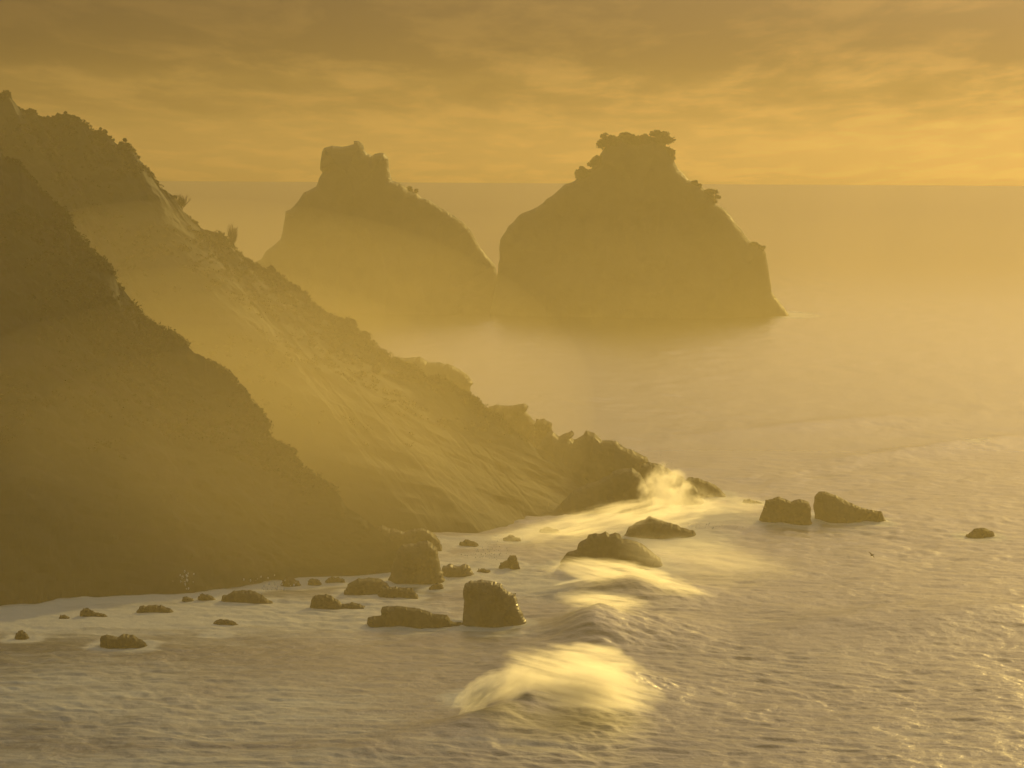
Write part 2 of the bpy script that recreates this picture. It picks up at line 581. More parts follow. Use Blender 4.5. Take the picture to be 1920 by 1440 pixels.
far_hill, far_front, far_crest = headland(
    'far_headland', far_ridge, [(-900, 760), (0, 640), (600, 585), (1005, 552), (1160, 540)],
    [(-900, 1030), (-300, 1020), (0, 1010), (400, 1006), (740, 1012), (850, 1014), (950, 1008), (1040, 985), (1090, 972), (1130, 962), (1160, 956)],
    (-30, 90, 0), 23, bump=0.9, grain=0.14, gully=0.10)
tag(far_hill, 'hazy headland ridge behind the nearest one, running down to the rocky point', kind='structure')


# ------------------------------------------------------------------ rocks and islets
def outline_rock(name, outline, dist, depth, seed, mat=None, parent=None, cells=46, rough=1.0, sink=2.0, lean=0.0):
    """a solid rock whose skyline is OUTLINE (picture points, left foot to right foot) at DIST; it bulges DEPTH metres to the front and the back"""
    o = np.array(outline, float)
    W = at(o[:, 0], o[:, 1], np.full(len(o), float(dist)))
    P = W[:, [0, 2]]
    # densify with a little jitter
    size = max(np.ptp(P[:, 0]), np.ptp(P[:, 1]))
    step = size / cells
    pts = []
    for a, b in zip(P[:-1], P[1:]):
        n = max(1, int(np.linalg.norm(b - a) / (step * 0.7)))
        for k in range(n):
            pts.append(a + (b - a) * k / n)
    pts.append(P[-1])
    pts = np.array(pts)
    j = np.random.default_rng(seed)
    jit = np.stack([fbm(pts[:, 0] / size * 9, pts[:, 1] / size * 9, pts[:, 0] * 0, 3, .6, seed + q) for q in (0, 7)], -1)
    jit += 0.45 * np.stack([fbm(pts[:, 0] / size * 24, pts[:, 1] / size * 24, pts[:, 0] * 0, 2, .6, seed + q) for q in (3, 9)], -1)
    jit[0] = jit[-1] = 0
    pts += jit * step * 0.5 * rough
    zb = min(pts[:, 1].min(), 0) - sink
    low = np.array([[pts[-1, 0] + 0.02 * size, zb], [pts[0, 0] - 0.02 * size, zb]])
    sky = pts
    poly = np.concatenate([pts, low])
    nb = len(poly)
    # inner points
    xs = np.arange(poly[:, 0].min(), poly[:, 0].max(), step)
    zs = np.arange(zb + step * 0.4, poly[:, 1].max(), step)
    gx, gz = np.meshgrid(xs, zs)
    g = np.stack([gx.ravel(), gz.ravel()], -1) + j.uniform(-.35, .35, (gx.size, 2)) * step
    A = poly
    B = np.roll(poly, -1, 0)
    inside = np.zeros(len(g), bool)
    for a, b in zip(A, B):
        c = (a[1] > g[:, 1]) != (b[1] > g[:, 1])
        with np.errstate(divide='ignore', invalid='ignore'):
            xx = (b[0] - a[0]) * (g[:, 1] - a[1]) / (b[1] - a[1]) + a[0]
        inside ^= c & (g[:, 0] < xx)
    def dist_sky(q):
        a, b = sky[:-1], sky[1:]
        ab = b - a
        L = (ab ** 2).sum(1) + 1e-12
        tt = np.clip(((q[:, None] - a[None]) * ab[None]).sum(-1) / L[None], 0, 1)
        pr = a[None] + ab[None] * tt[..., None]
        return np.sqrt(((q[:, None] - pr) ** 2).sum(-1)).min(1)
    g = g[inside]
    g = g[dist_sky(g) > step * 0.45]
    allp = np.concatenate([poly, g])
    edges = [(k, (k + 1) % nb) for k in range(nb)]
    vo, eo, fo, ov, oe, of = delaunay_2d_cdt([Vector(p) for p in allp], edges, [list(range(nb))], 1, 1e-6)
    V = np.array([(p.x, p.y) for p in vo])
    T = np.array([list(f) for f in fo if len(f) == 3])
    d = dist_sky(V)
    # points of the foot below the sea belong to the open bottom: keep them thick
    below = (V[:, 1] <= zb + step * 0.1)
    Rr = 0.42 * min(np.ptp(P[:, 0]), 2.2 * np.ptp(P[:, 1]))
    e = np.clip(d / Rr, 0, 1)
    th = depth * (1 - (1 - e) ** 3) ** 0.5
    rim = d < step * 0.05
    sh = 1.0 / size
    rough_f = fbm(V[:, 0] * sh * 5, V[:, 1] * sh * 5, V[:, 0] * 0 + seed, 3, .5, seed + 3)
    rough_b = fbm(V[:, 0] * sh * 5, V[:, 1] * sh * 5, V[:, 0] * 0 - seed, 3, .5, seed + 13)
    crag = ridged(V[:, 0] * sh * 6, V[:, 1] * sh * 3.0, V[:, 0] * 0 + 2.2, 2, seed + 21)
    amp = depth * 0.17 * min(rough, 1.0) * np.clip(e * 2.2, 0, 1)
    mid = 0.35 * depth * fbm(V[:, 0] * sh * 2.2, V[:, 1] * sh * 2.2, V[:, 0] * 0 + 5.0, 2, .5, seed + 31) + lean * V[:, 1]
    yf = dist + mid - th - amp * (rough_f + 0.6 * crag)
    yb = dist + mid + th + amp * rough_b
    yf = np.where(rim, dist + mid, np.minimum(yf, dist + mid - 0.02 * depth))
    yb = np.where(rim, dist + mid, np.maximum(yb, dist + mid + 0.02 * depth))
    n = len(V)
    front = np.stack([V[:, 0], yf, V[:, 1]], -1)
    rear = np.stack([V[:, 0], yb, V[:, 1]], -1)
    remap = np.where(rim, np.arange(n), np.arange(n) + n)
    # winding: make the front face the camera
    a, b, c = V[T[:, 0]], V[T[:, 1]], V[T[:, 2]]
    cr = (b[:, 0] - a[:, 0]) * (c[:, 1] - a[:, 1]) - (b[:, 1] - a[:, 1]) * (c[:, 0] - a[:, 0])
    T[cr < 0] = T[cr < 0][:, ::-1]
    faces = np.concatenate([T, remap[T[:, ::-1]]])
    co = np.concatenate([front, rear])
    used = np.unique(faces)
    lut = np.zeros(len(co), int)
    lut[used] = np.arange(len(used))
    co, faces = co[used], lut[faces]
    org = np.array([V[:, 0].mean(), float(dist), 0.0])
    ob = mesh_obj(name, co - org, faces, mat or M_ROCK, parent, smooth=False)
    if parent is None:
        ob.location = org
    else:
        ob.location = Vector([float(q) for q in org]) - parent.location
    return ob


# the two islets, a bare tower on the left and a wooded dome on the right
ISL = 1150.0
left_islet = empty('rock_islet', at(np.array(700.), np.array(588.), np.array(ISL)) * np.array([1, 1, 0]))
outline_rock('rock_body', [(440, 592), (462, 520), (477, 491), (492, 484), (500, 470), (510, 460), (525, 448), (530, 428), (533, 395), (545, 393), (555, 385), (565, 372),
                           (571, 362), (580, 358), (591, 350), (594, 335), (600, 322), (596, 318), (598, 300), (602, 285), (607, 277), (622, 272),
                           (640, 274), (655, 272), (663, 272), (662, 266), (672, 267), (680, 274), (682, 282), (690, 290), (697, 293), (703, 288),
                           (712, 286), (722, 288), (728, 296), (730, 315), (734, 338), (745, 343), (757, 352), (764, 360), (780, 362), (790, 370), (810, 380),
                           (830, 390), (850, 402), (870, 418), (880, 425), (890, 445), (900, 465), (915, 480), (928, 496), (945, 540), (960, 592)],
             ISL + 8, 15, 41, M_CLIFF, left_islet, cells=150, rough=1.5)
tag(left_islet, 'hazy rock islet topped by a bare square tower of stone', 'islet')
right_islet = empty('rock_islet', at(np.array(1195.), np.array(588.), np.array(ISL)) * np.array([1, 1, 0]))
outline_rock('rock_body', [(918, 592), (930, 515), (936, 490), (937, 470), (939, 452), (950, 435), (955, 425), (975, 408), (990, 400), (1010, 390), (1030, 373),
                           (1045, 362), (1060, 347), (1075, 340), (1086, 330), (1100, 322), (1116, 312), (1122, 296), (1130, 280), (1145, 268),
                           (1165, 260), (1182, 266), (1194, 270), (1210, 266), (1228, 262), (1242, 270), (1254, 282), (1260, 297), (1263, 307),
                           (1270, 318), (1280, 326), (1290, 335), (1308, 344), (1318, 354), (1334, 362), (1340, 372), (1341, 381), (1355, 388),
                           (1367, 400), (1380, 420), (1395, 437), (1408, 452), (1424, 458), (1430, 468), (1436, 477), (1440, 495), (1444, 520),
                           (1447, 550), (1455, 560), (1463, 570), (1480, 592)],
             ISL - 2, 17, 43, M_CLIFF, right_islet, cells=150, rough=1.5)
tag(right_islet, 'hazy dome-shaped rock islet with trees on its summit, right of the square one', 'islet')

ROCKS = [
    # name, outline, distance, depth, label
    ('rock_outcrop', [(700, 745), (715, 700), (735, 674), (745, 671), (760, 671), (773, 671), (785, 668), (792, 672), (800, 680), (815, 683), (823, 680), (835, 685),
                      (840, 682), (855, 687), (870, 698), (880, 708), (888, 718), (883, 725), (884, 740), (890, 775)], 705, 6.0,
     'pale hazy rock outcrop showing just behind the ridge, highest up the slope'),
    ('rock_outcrop', [(880, 800), (905, 770), (920, 761), (930, 758), (940, 760), (955, 760), (965, 758), (985, 758), (991, 762), (987, 772), (995, 780), (1003, 790), (1012, 812), (1014, 850)], 635, 4.0,
     'flat-topped hazy rock outcrop with an overhanging lip behind the ridge'),
    ('boulder', [(1000, 840), (1001, 800), (1005, 788), (1012, 785), (1022, 785), (1035, 793), (1036, 812), (1033, 850)], 625, 2.2,
     'blocky pale boulder beside the overhanging outcrop on the ridge'),
    ('rock_outcrop', [(985, 900), (1005, 842), (1020, 822), (1030, 813), (1040, 811), (1047, 818), (1055, 815), (1065, 812), (1072, 807), (1076, 812), (1070, 822), (1076, 826), (1084, 823),
                      (1095, 815), (1102, 808), (1115, 811), (1130, 824), (1155, 824), (1175, 838), (1190, 845), (1212, 855), (1216, 863), (1207, 868), (1220, 900), (1235, 960)], 575, 6.5,
     'jagged rocky crest of the point, with a small horn at its left'),
    ('rock_outcrop', [(1040, 960), (1068, 925), (1090, 912), (1120, 900), (1145, 888), (1160, 879), (1185, 877), (1195, 884), (1208, 900), (1218, 925), (1222, 965)], 533, 5.0,
     'dark humped rock in front of the point, left of the tall splash'),
    ('rock_outcrop', [(1190, 960), (1200, 880), (1205, 868), (1220, 868), (1238, 872), (1255, 882), (1275, 892), (1290, 903), (1305, 915), (1318, 940), (1325, 965)], 545, 4.0,
     'sloping rock shoulder behind the tall splash on the point'),
    ('rock_outcrop', [(1270, 955), (1280, 905), (1290, 897), (1310, 895), (1325, 902), (1338, 908), (1352, 917), (1362, 930), (1372, 945)], 556, 3.0,
     'last low rock at the tip of the point, right of the tall splash'),
    ('sea_rock', [(866, 1175), (869, 1130), (867, 1110), (872, 1096), (882, 1089), (895, 1091), (905, 1088), (918, 1090), (930, 1092), (938, 1095), (944, 1104),
                  (952, 1108), (960, 1112), (967, 1113), (968, 1122), (974, 1138), (980, 1150), (986, 1164), (988, 1176)], 405, 2.4,
     'upright craggy rock with sunlit right edges standing in the shallows'),
    ('sea_rock', [(685, 1180), (688, 1160), (700, 1156), (712, 1155), (718, 1140), (735, 1136), (758, 1138), (790, 1142), (812, 1150), (838, 1153), (844, 1163),
                  (862, 1168), (884, 1182)], 404, 2.0, 'long low flat-topped rock just left of the upright craggy rock'),
    ('sea_rock', [(580, 1143), (583, 1124), (590, 1116), (605, 1115), (620, 1117), (633, 1125), (642, 1134), (660, 1131), (675, 1133), (690, 1142)], 420, 1.4,
     'dark rounded rock with a low tail, left of the long flat rock'),
    ('sea_rock', [(408, 1135), (420, 1117), (440, 1108), (460, 1106), (480, 1110), (498, 1118), (510, 1127), (514, 1136)], 424, 1.6,
     'low broad rock under the cliff beside sparkling splash drops'),
    ('sea_rock', [(186, 1218), (188, 1200), (192, 1192), (202, 1188), (215, 1190), (222, 1194), (232, 1189), (248, 1191), (262, 1198), (274, 1208), (280, 1219)], 386, 1.6,
     'double-humped dark rock alone in the foamy water at lower left'),
    ('sea_rock', [(24, 1202), (30, 1188), (38, 1181), (46, 1186), (54, 1194), (60, 1203)], 391, 0.7, 'small peaked rock nearest the left edge of the picture'),
    ('sea_rock', [(398, 1174), (401, 1164), (412, 1161), (428, 1163), (442, 1166), (450, 1175)], 404, 0.8, 'small flat rock with foam curling over its right end'),
    ('sea_rock', [(392, 1195), (397, 1189), (408, 1189), (418, 1192), (422, 1197)], 396, 0.5, 'tiny awash rock just below the small flat one'),
    ('sea_rock', [(255, 1150), (262, 1137), (280, 1134), (300, 1134), (315, 1140), (330, 1151)], 414, 0.9, 'thin low rock half washed by foam under the dark cliff'),
    ('sea_rock', [(150, 1150), (156, 1140), (166, 1140), (176, 1147), (196, 1151), (206, 1160)], 410, 0.8, 'faint low reef of rock awash near the left cliff foot'),
    ('sea_rock', [(108, 1163), (113, 1153), (122, 1153), (132, 1158), (136, 1164)], 408, 0.6, 'tiny faint rock left of the awash reef'),
    ('sea_rock', [(645, 1107), (655, 1091), (672, 1084), (695, 1083), (715, 1087), (726, 1096), (734, 1107)], 434, 1.6, 'humped rock touching the cliff foot, behind the low rocks'),
    ('sea_rock', [(708, 1115), (716, 1101), (735, 1099), (755, 1101), (772, 1102), (784, 1114)], 431, 1.2, 'low oblong rock just right of the humped rock at the cliff foot'),
    ('sea_rock', [(804, 1102), (810, 1097), (822, 1092), (829, 1096), (832, 1103)], 438, 0.6, 'small wedge of rock above the upright craggy rock'),
    ('boulder', [(728, 1090), (738, 1050), (745, 1030), (755, 1023), (775, 1019), (795, 1015), (810, 1018), (820, 1028), (822, 1045), (826, 1062), (832, 1078), (836, 1090)], 446, 3.0,
     'big rounded boulder at the end of the near headland'),
    ('boulder', [(820, 1085), (830, 1062), (845, 1057), (860, 1060), (872, 1056), (880, 1060), (884, 1068), (890, 1078), (892, 1084)], 451, 1.6,
     'low lumpy boulder right of the big rounded one, wet and glinting'),
    ('sea_rock', [(892, 1076), (897, 1067), (908, 1066), (918, 1069), (922, 1077)], 455, 0.7, 'tiny rock between the lumpy boulder and the pointed rock'),
    ('sea_rock', [(934, 1068), (940, 1056), (950, 1052), (956, 1043), (965, 1041), (970, 1048), (972, 1060), (975, 1069)], 458, 0.9, 'small pointed rock standing alone beyond the upright craggy rock'),
    ('rock_outcrop', [(690, 1010), (715, 985), (730, 988), (748, 994), (760, 996), (775, 992), (790, 990), (806, 996), (818, 1006), (828, 1022)], 480, 2.5,
     'faint lumpy rocks in the haze behind the big rounded boulder'),
    ('sea_rock', [(1040, 1075), (1050, 1052), (1058, 1040), (1068, 1032), (1082, 1027), (1083, 1018), (1100, 1009), (1104, 1001), (1125, 1000), (1135, 996), (1142, 999), (1152, 996),
                  (1164, 1001), (1168, 1008), (1185, 1012), (1205, 1020), (1222, 1032), (1236, 1046), (1246, 1075)], 462, 3.4,
     'big dark rock wrapped in white spray in the middle of the surf'),
    ('sea_rock', [(1165, 1012), (1180, 989), (1200, 978), (1218, 969), (1232, 973), (1258, 982), (1285, 990), (1302, 996), (1310, 1010)], 497, 2.8,
     'pale tent-shaped rock in the spray behind the big dark one'),
    ('sea_rock', [(1418, 985), (1424, 968), (1434, 946), (1434, 937), (1445, 935), (1458, 931), (1472, 934), (1482, 941), (1490, 937), (1500, 935), (1510, 938), (1518, 941), (1520, 960), (1522, 985)], 512, 2.6,
     'broad rugged rock off the point, left of its wedge-shaped neighbour'),
    ('sea_rock', [(1527, 978), (1525, 945), (1527, 930), (1534, 921), (1552, 924), (1570, 931), (1592, 942), (1612, 951), (1632, 957), (1652, 960), (1662, 976)], 517, 2.8,
     'wedge-shaped rock off the point, sloping down to its right'),
    ('sea_rock', [(1385, 948), (1395, 938), (1405, 936), (1418, 940), (1432, 944), (1440, 952)], 545, 1.4, 'low hazy rock between the point and the rugged rock'),
    ('sea_rock', [(1808, 1008), (1818, 998), (1832, 991), (1848, 990), (1860, 996), (1868, 1008)], 500, 1.2, 'low rock in the open water near the right edge'),
]
_g = np.random.default_rng(44)
WHERE = ['below the left cluster of drops', 'left of the low broad rock', 'left of the rounded rock with a tail', 'behind the rounded rock with a tail', 'left of the humped rock', 'beyond the big rounded boulder in the cove', 'in the cove beyond the small pointed rock', 'in the cove nearest the point']
for where, (px, py) in zip(WHERE, ((352, 1126), (388, 1124), (545, 1094), (590, 1092), (628, 1090), (880, 1022), (960, 1012), (1030, 996))):
    w_, h_ = _g.uniform(11, 22), _g.uniform(6, 13)
    q = _g.uniform(-.15, .15, 6)
    ROCKS.append(('boulder', [(px - w_, py + 3), (px - w_ * (.8 + q[0]), py - h_ * (.55 + q[1])), (px - w_ * (.3 + q[2]), py - h_ * (1 + q[3])), (px + w_ * (.25 + q[4]), py - h_ * (.85 + q[5])), (px + w_ * .75, py - h_ * .4), (px + w_, py + 3)],
                  float(sea_at(np.array(float(px)), np.array(float(py)))[1]), 0.9, 'small dark boulder in the cliff-foot wash, ' + where))
for k, (nm, outl, d, dep, lab) in enumerate(ROCKS):
    npx = outl[-1][0] - outl[0][0]
    r = outline_rock(nm, outl, d, dep, 60 + k * 3, M_WET if 'sunlit' in lab or 'glinting' in lab else M_ROCK, None, cells=int(np.clip(npx / 3.2, 12, 50)), sink=1.2)
    tag(r, lab, 'boulder' if nm == 'boulder' else 'rock', {'sea_rock': 'rocks standing in the sea', 'boulder': 'boulders at the foot of the headlands', 'rock_outcrop': 'rock outcrops of the point'}[nm])


# wash round every rock and along the feet of the headlands
for nm, outl, d, dep, lab in ROCKS:
    x0, x1 = (outl[0][0] - 960) / F * d, (outl[-1][0] - 960) / F * d
    ex = np.maximum(np.abs(X2 - (x0 + x1) / 2) - (x1 - x0) / 2, 0)
    ey = np.maximum(np.abs(Y2 - d) - dep, 0)
    foam = np.maximum(foam, 0.78 * np.exp(-((ex / 1.6) ** 2 + (ey / 5.0) ** 2)))
for fr in (near_front, far_front):
    foot = fr[-1]
    o_ = np.argsort(foot[:, 0])
    fy = np.interp(X2, foot[o_, 0], foot[o_, 1])
    inx = (X2 > foot[:, 0].min()) & (X2 < foot[:, 0].max())
    foam = np.maximum(foam, np.where(inx, 0.85 * np.exp(-((fy - Y2) / 9.0) ** 2), 0))
at_.data.foreach_set('value', foam.astype(np.float32).ravel())

# ------------------------------------------------------------------ vegetation
def leaf_cloud(centres, radii, per, leaf, seed, flat=0.75):
    """many small leaf faces through the volume of clumps"""
    g = np.random.default_rng(seed)
    c = np.repeat(centres, per, 0)
    r = np.repeat(radii, per)
    d = g.normal(size=(len(c), 3))
    d /= np.linalg.norm(d, axis=1)[:, None]
    p = c + d * (r * g.random(len(c)) ** 0.45)[:, None] * np.array([1, 1, flat])
    u = g.normal(size=(len(c), 3))
    u /= np.linalg.norm(u, axis=1)[:, None]
    v = np.cross(u, g.normal(size=(len(c), 3)))
    v /= np.linalg.norm(v, axis=1)[:, None]
    s = (leaf * g.uniform(.6, 1.4, len(c)))[:, None]
    quad = np.stack([p - u * s, p + v * s * .55, p + u * s, p - v * s * .55], 1)
    return quad.reshape(-1, 3), np.arange(len(c) * 4).reshape(-1, 4)


def scrub(name, front, crest, n, seed, label):
    g = np.random.default_rng(seed)
    nv, nu = front.shape[:2]
    iv = (g.random(n) ** 1.5 * nv * 0.80).astype(int)
    iu = (g.random(n) * nu).astype(int)
    c = front[iv, iu]
    keep = (c[:, 2] > 6 + 5 * g.random(n)) & (fbm(c[:, 0] * .09, c[:, 1] * .09, c[:, 2] * .09, 3, .5, seed) > -0.25)
    c = c[keep]
    rad = g.uniform(.25, .75, len(c))
    # a fringe along the crest
    k = np.random.default_rng(seed + 1).integers(0, nu, 900)
    cc = crest[k]
    ok = (cc[:, 2] > 9) & (fbm(cc[:, 0] * .25, cc[:, 1] * .25, cc[:, 2] * .25, 3, .5, seed + 4) > -0.35)
    cc = cc[ok]
    rr = np.random.default_rng(seed + 2).uniform(.12, .42, len(cc))
    co, f = leaf_cloud(np.concatenate([c, cc]), np.concatenate([rad, rr]), 34, 0.13, seed + 3)
    o = mesh_obj(name, co, f, M_LEAF)
    tag(o, label, 'scrub', kind='stuff')
    return o


scrub('scrub', near_front, near_crest, 5200, 5, 'low dark scrub covering the nearest headland')
scrub('scrub', far_front, far_crest, 6500, 6, 'low dark scrub covering the hazy ridge behind')


def tube(bm, pts, radii, sides=5):
    rings = []
    for k, p in enumerate(pts):
        a = pts[max(0, k - 1)]
        b = pts[min(len(pts) - 1, k + 1)]
        d = (Vector(b) - Vector(a)).normalized()
        q = d.to_track_quat('Z', 'Y')
        rings.append([bm.verts.new(Vector(p) + q @ Vector((math.cos(6.2832 * s / sides), math.sin(6.2832 * s / sides), 0)) * radii[k]) for s in range(sides)])
    for r0, r1 in zip(rings[:-1], rings[1:]):
        for s in range(sides):
            bm.faces.new((r0[s], r0[(s + 1) % sides], r1[(s + 1) % sides], r1[s]))


def bm_obj(name, bm, mat, parent=None):
    me = bpy.data.meshes.new(name)
    bm.to_mesh(me)
    bm.free()
    me.materials.append(mat)
    o = bpy.data.objects.new(name, me)
    COL.objects.link(o)
    o.parent = parent
    return o


def bare_shrub(loc, height, spread, seed, label):
    rr = random.Random(seed)
    root = empty('bare_shrub', loc)
    stems, twigs = bmesh.new(), bmesh.new()
    ends = []
    for k in range(5):
        a = rr.random() * 6.28
        lean = spread * rr.uniform(.25, 1)
        tip = Vector((math.cos(a) * lean * .5, math.sin(a) * lean * .5, height * rr.uniform(.45, .6)))
        p = [Vector((0, 0, -0.5)), Vector((tip.x * .25, tip.y * .25, tip.z * .45)), tip]
        tube(stems, p, [.075, .055, .035])
        ends.append((p, tip))
    for p, tip in ends:
        for q in range(16):
            t = rr.uniform(.35, 1)
            b0 = p[1].lerp(tip, (t - .45) / .55) if t > .45 else p[0].lerp(p[1], t / .45)
            a = rr.random() * 6.28
            L = height * rr.uniform(.22, .5)
            b1 = b0 + Vector((math.cos(a) * spread * .32, math.sin(a) * spread * .32, L * .6)) * rr.uniform(.4, 1)
            b2 = b1 + Vector((math.cos(a) * spread * .12, math.sin(a) * spread * .12, L * .5)) * rr.uniform(.4, 1)
            b2.z = min(b2.z, height)
            tube(twigs, [b0, b1, b2], [.032, .022, .012], 3)
            for e in range(3):
                a2 = rr.random() * 6.28
                b3 = b2 + Vector((math.cos(a2) * .25, math.sin(a2) * .25, rr.uniform(.05, .35)))
                tube(twigs, [b1.lerp(b2, rr.random()), b3], [.016, .010], 3)
    bm_obj('stem', stems, M_WOOD, root)
    bm_obj('twigs', twigs, M_WOOD, root)
    tag(root, label, 'shrub', 'bare shrubs on the ridge')


def on_far(px, py):
    return at(np.array(float(px)), np.array(float(py)), np.array(np.interp(px, [-900, 0, 600, 1005], [760, 640, 585, 552])))


bare_shrub(on_far(340, 396), 2.1, 1.6, 3, 'leafless twiggy shrub leaning on the ridge, the upper of two')
bare_shrub(on_far(436, 470), 3.5, 1.3, 8, 'taller leafless shrub lower down the same ridge')


def tree(px, py, rx, rz, seed, label, d=ISL - 4, n=60, flat=.85):
    """a tree of the islet: trunk, limbs and a broad crown of leaf clumps"""
    g = np.random.default_rng(seed)
    base = at(np.array(float(px)), np.array(float(py)), np.array(float(d)))
    root = empty('tree', base)
    k = d / F
    rx, rz = rx * k * 1.15, rz * k * 1.2
    c = g.normal(size=(n, 3))
    c /= np.linalg.norm(c, axis=1)[:, None]
    c *= (g.random(n) ** .4)[:, None] * np.array([rx, rx * .9, rz])
    c[:, 2] += rz * 1.0
    rad = g.uniform(.22, .42, n) * rz * 1.1
    co, f = leaf_cloud(c, rad, 90, 0.24, seed + 1, flat)
    mesh_obj('crown', co, f, M_TREE, root)
    bm = bmesh.new()
    tube(bm, [(0, 0, -1.2), (.1, 0, rz * .3), (.05, .1, rz * .9)], [.28, .22, .12], 7)
    for q in range(6):
        e = c[q * 3 % n]
        tube(bm, [(.05, 0, rz * .3), tuple(e * .55 + np.array([0, 0, rz * .1])), tuple(e)], [.14, .09, .04], 5)
    bm_obj('trunk', bm, M_WOOD, root)
    tag(root, label, 'tree', 'trees on the right islet')


tree(1150, 282, 28, 13, 1, 'dense tree on the left of the islet summit')
tree(1178, 276, 18, 11, 2, 'tree with a flat crown left of the summit dip')
tree(1205, 277, 17, 9, 3, 'small tree in the dip of the islet summit')
tree(1232, 278, 24, 13, 4, 'broad tree right of the summit dip')
tree(1247, 303, 17, 12, 5, 'overhanging tree at the right end of the islet summit')
tree(1120, 317, 14, 10, 6, 'small tree on the left shoulder below the islet summit')
tree(1094, 338, 13, 10, 7, 'lowest tree of the left shoulder of the islet')
tree(1326, 382, 20, 11, 8, 'tree jutting out of the upper right side of the islet')
tree(1300, 356, 14, 7, 10, 'low tree between the summit and the jutting tree')
tree(1416, 474, 15, 8, 9, 'tree jutting out of the lower right side of the islet')


def round_bush(px, py, rx, rz, seed, label, parent_d, group):
    g = np.random.default_rng(seed)
    base = at(np.array(float(px)), np.array(float(py)), np.array(float(parent_d)))
    root = empty('bush', base)
    k = parent_d / F
    rx, rz = rx * k, rz * k
    n = 14
    c = g.normal(size=(n, 3))
    c /= np.linalg.norm(c, axis=1)[:, None]
    c *= (g.random(n) ** .5)[:, None] * np.array([rx, rx, rz])
    c[:, 2] += rz * .5
    co, f = leaf_cloud(c, g.uniform(.3, .5, n) * rz, 110, 0.10 * parent_d / 600 + .02, seed + 1, .8)
    mesh_obj('foliage', co, f, M_LEAF, root)
    bm = bmesh.new()
    for q in range(4):
        tube(bm, [(0, 0, -rz), tuple(c[q] * .5), tuple(c[q])], [.09, .06, .03], 5)
    bm_obj('stem', bm, M_WOOD, root)
    tag(root, label, 'bush', group)


for px, py, rx, rz, lab in ((12, 186, 12, 10, 'bush on the highest visible point of the far ridge'), (58, 214, 10, 8, 'small bush second from the top of the ridge skyline'),
                            (120, 224, 22, 9, 'broad bush on the ridge hump left of the step'), (188, 252, 12, 8, 'bush on the edge of the ridge step'),
                            (233, 280, 9, 12, 'upright bush where the ridge drops steeply'), (508, 514, 9, 9, 'round bush standing on the ridge in front of the left islet'),
                            (654, 608, 11, 9, 'bush on the lower ridge above the pale outcrop'), (683, 634, 9, 7, 'lowest bush on the ridge, nearest the pale outcrop')):
    dd = float(np.interp(px, [-900, 0, 600, 1005], [760, 640, 585, 552]))
    round_bush(px, py, rx, rz, 100 + px, lab, dd - .5, 'bushes along the ridge skyline')
round_bush(771, 363, 12, 8, 77, 'round bush on the right shoulder of the left islet', ISL + 12, 'bushes on the islets')

# ------------------------------------------------------------------ bird
b0 = at(np.array(1635.), np.array(1041.), np.array(455.))
bird = empty('seabird', b0)
bm = bmesh.new()
tube(bm, [(-.28, 0, -.02), (-.2, 0, 0), (-.05, 0, .02), (.12, 0, .03), (.2, 0, .05), (.27, 0, .04), (.34, 0, .02)], [.012, .05, .085, .07, .04, .045, .006], 8)
M_BIRD = rock_material('bird_feathers', (0.05, 0.045, 0.04), (0.14, 0.12, 0.10), 0.8, 6.0)
bm_obj('body', bm, M_BIRD, bird)
for s in (-1, 1):
    bm = bmesh.new()
    ring = []
    for q, (yv, zv, ch) in enumerate(((.05, .03, .20), (.25, .16, .18), (.45, .20, .13), (.66, .14, .03))):
        ring.append([bm.verts.new((ch * .5 - .05 * q, s * yv, zv)), bm.verts.new((-.05 * q, s * yv, zv + .018)), bm.verts.new((-ch * .5 - .05 * q, s * yv, zv)), bm.verts.new((-.05 * q, s * yv, zv - .008))])
    for r0, r1 in zip(ring[:-1], ring[1:]):
        for e in range(4):
            bm.faces.new((r0[e], r0[(e + 1) % 4], r1[(e + 1) % 4], r1[e]))
    bm.faces.new(ring[-1])
    bm_obj('wing', bm, M_BIRD, bird)
bird.scale = (0.7, 0.7, 0.7)
bird.rotation_euler = (R(35), R(-20), R(30))
tag(bird, 'small dark seabird gliding low over the water right of the surf', 'bird')

# ------------------------------------------------------------------ air: haze, sea mist, spray
def box(name, lo, hi, mat):
    x0, y0, z0 = lo
    x1, y1, z1 = hi
    co = [(x0, y0, z0), (x1, y0, z0), (x1, y1, z0), (x0, y1, z0), (x0, y0, z1), (x1, y0, z1), (x1, y1, z1), (x0, y1, z1)]
    f = [(0, 3, 2, 1), (4, 5, 6, 7), (0, 1, 5, 4), (1, 2, 6, 5), (2, 3, 7, 6), (3, 0, 4, 7)]
    return mesh_obj(name, co, f, mat)


hz = box('haze', (-5800, -300, -6), (5800, FAR + 60, 62), volume_material('haze_air', 0.00002))
tag(hz, 'thin golden haze in the air over the whole sea', kind='stuff')
ms = box('sea_mist', (-260, -60, -5), (420, 920, 52), volume_material('mist_air', 0.00030))
tag(ms, 'salt mist hanging along the coast up to the ridge tops', kind='stuff')
for k, (top, dn, lab) in enumerate(((11, 0.00014, 'thickest mist lying on the surf'), (23, 0.00013, 'mist up to the lower slopes'))):
    lm = box('low_mist', (-250 - k, 330 - 3 * k, -4 + .2 * k), (240 + k, 1260 + 3 * k, top), volume_material('low_mist_air', dn))
    tag(lm, lab, kind='stuff')


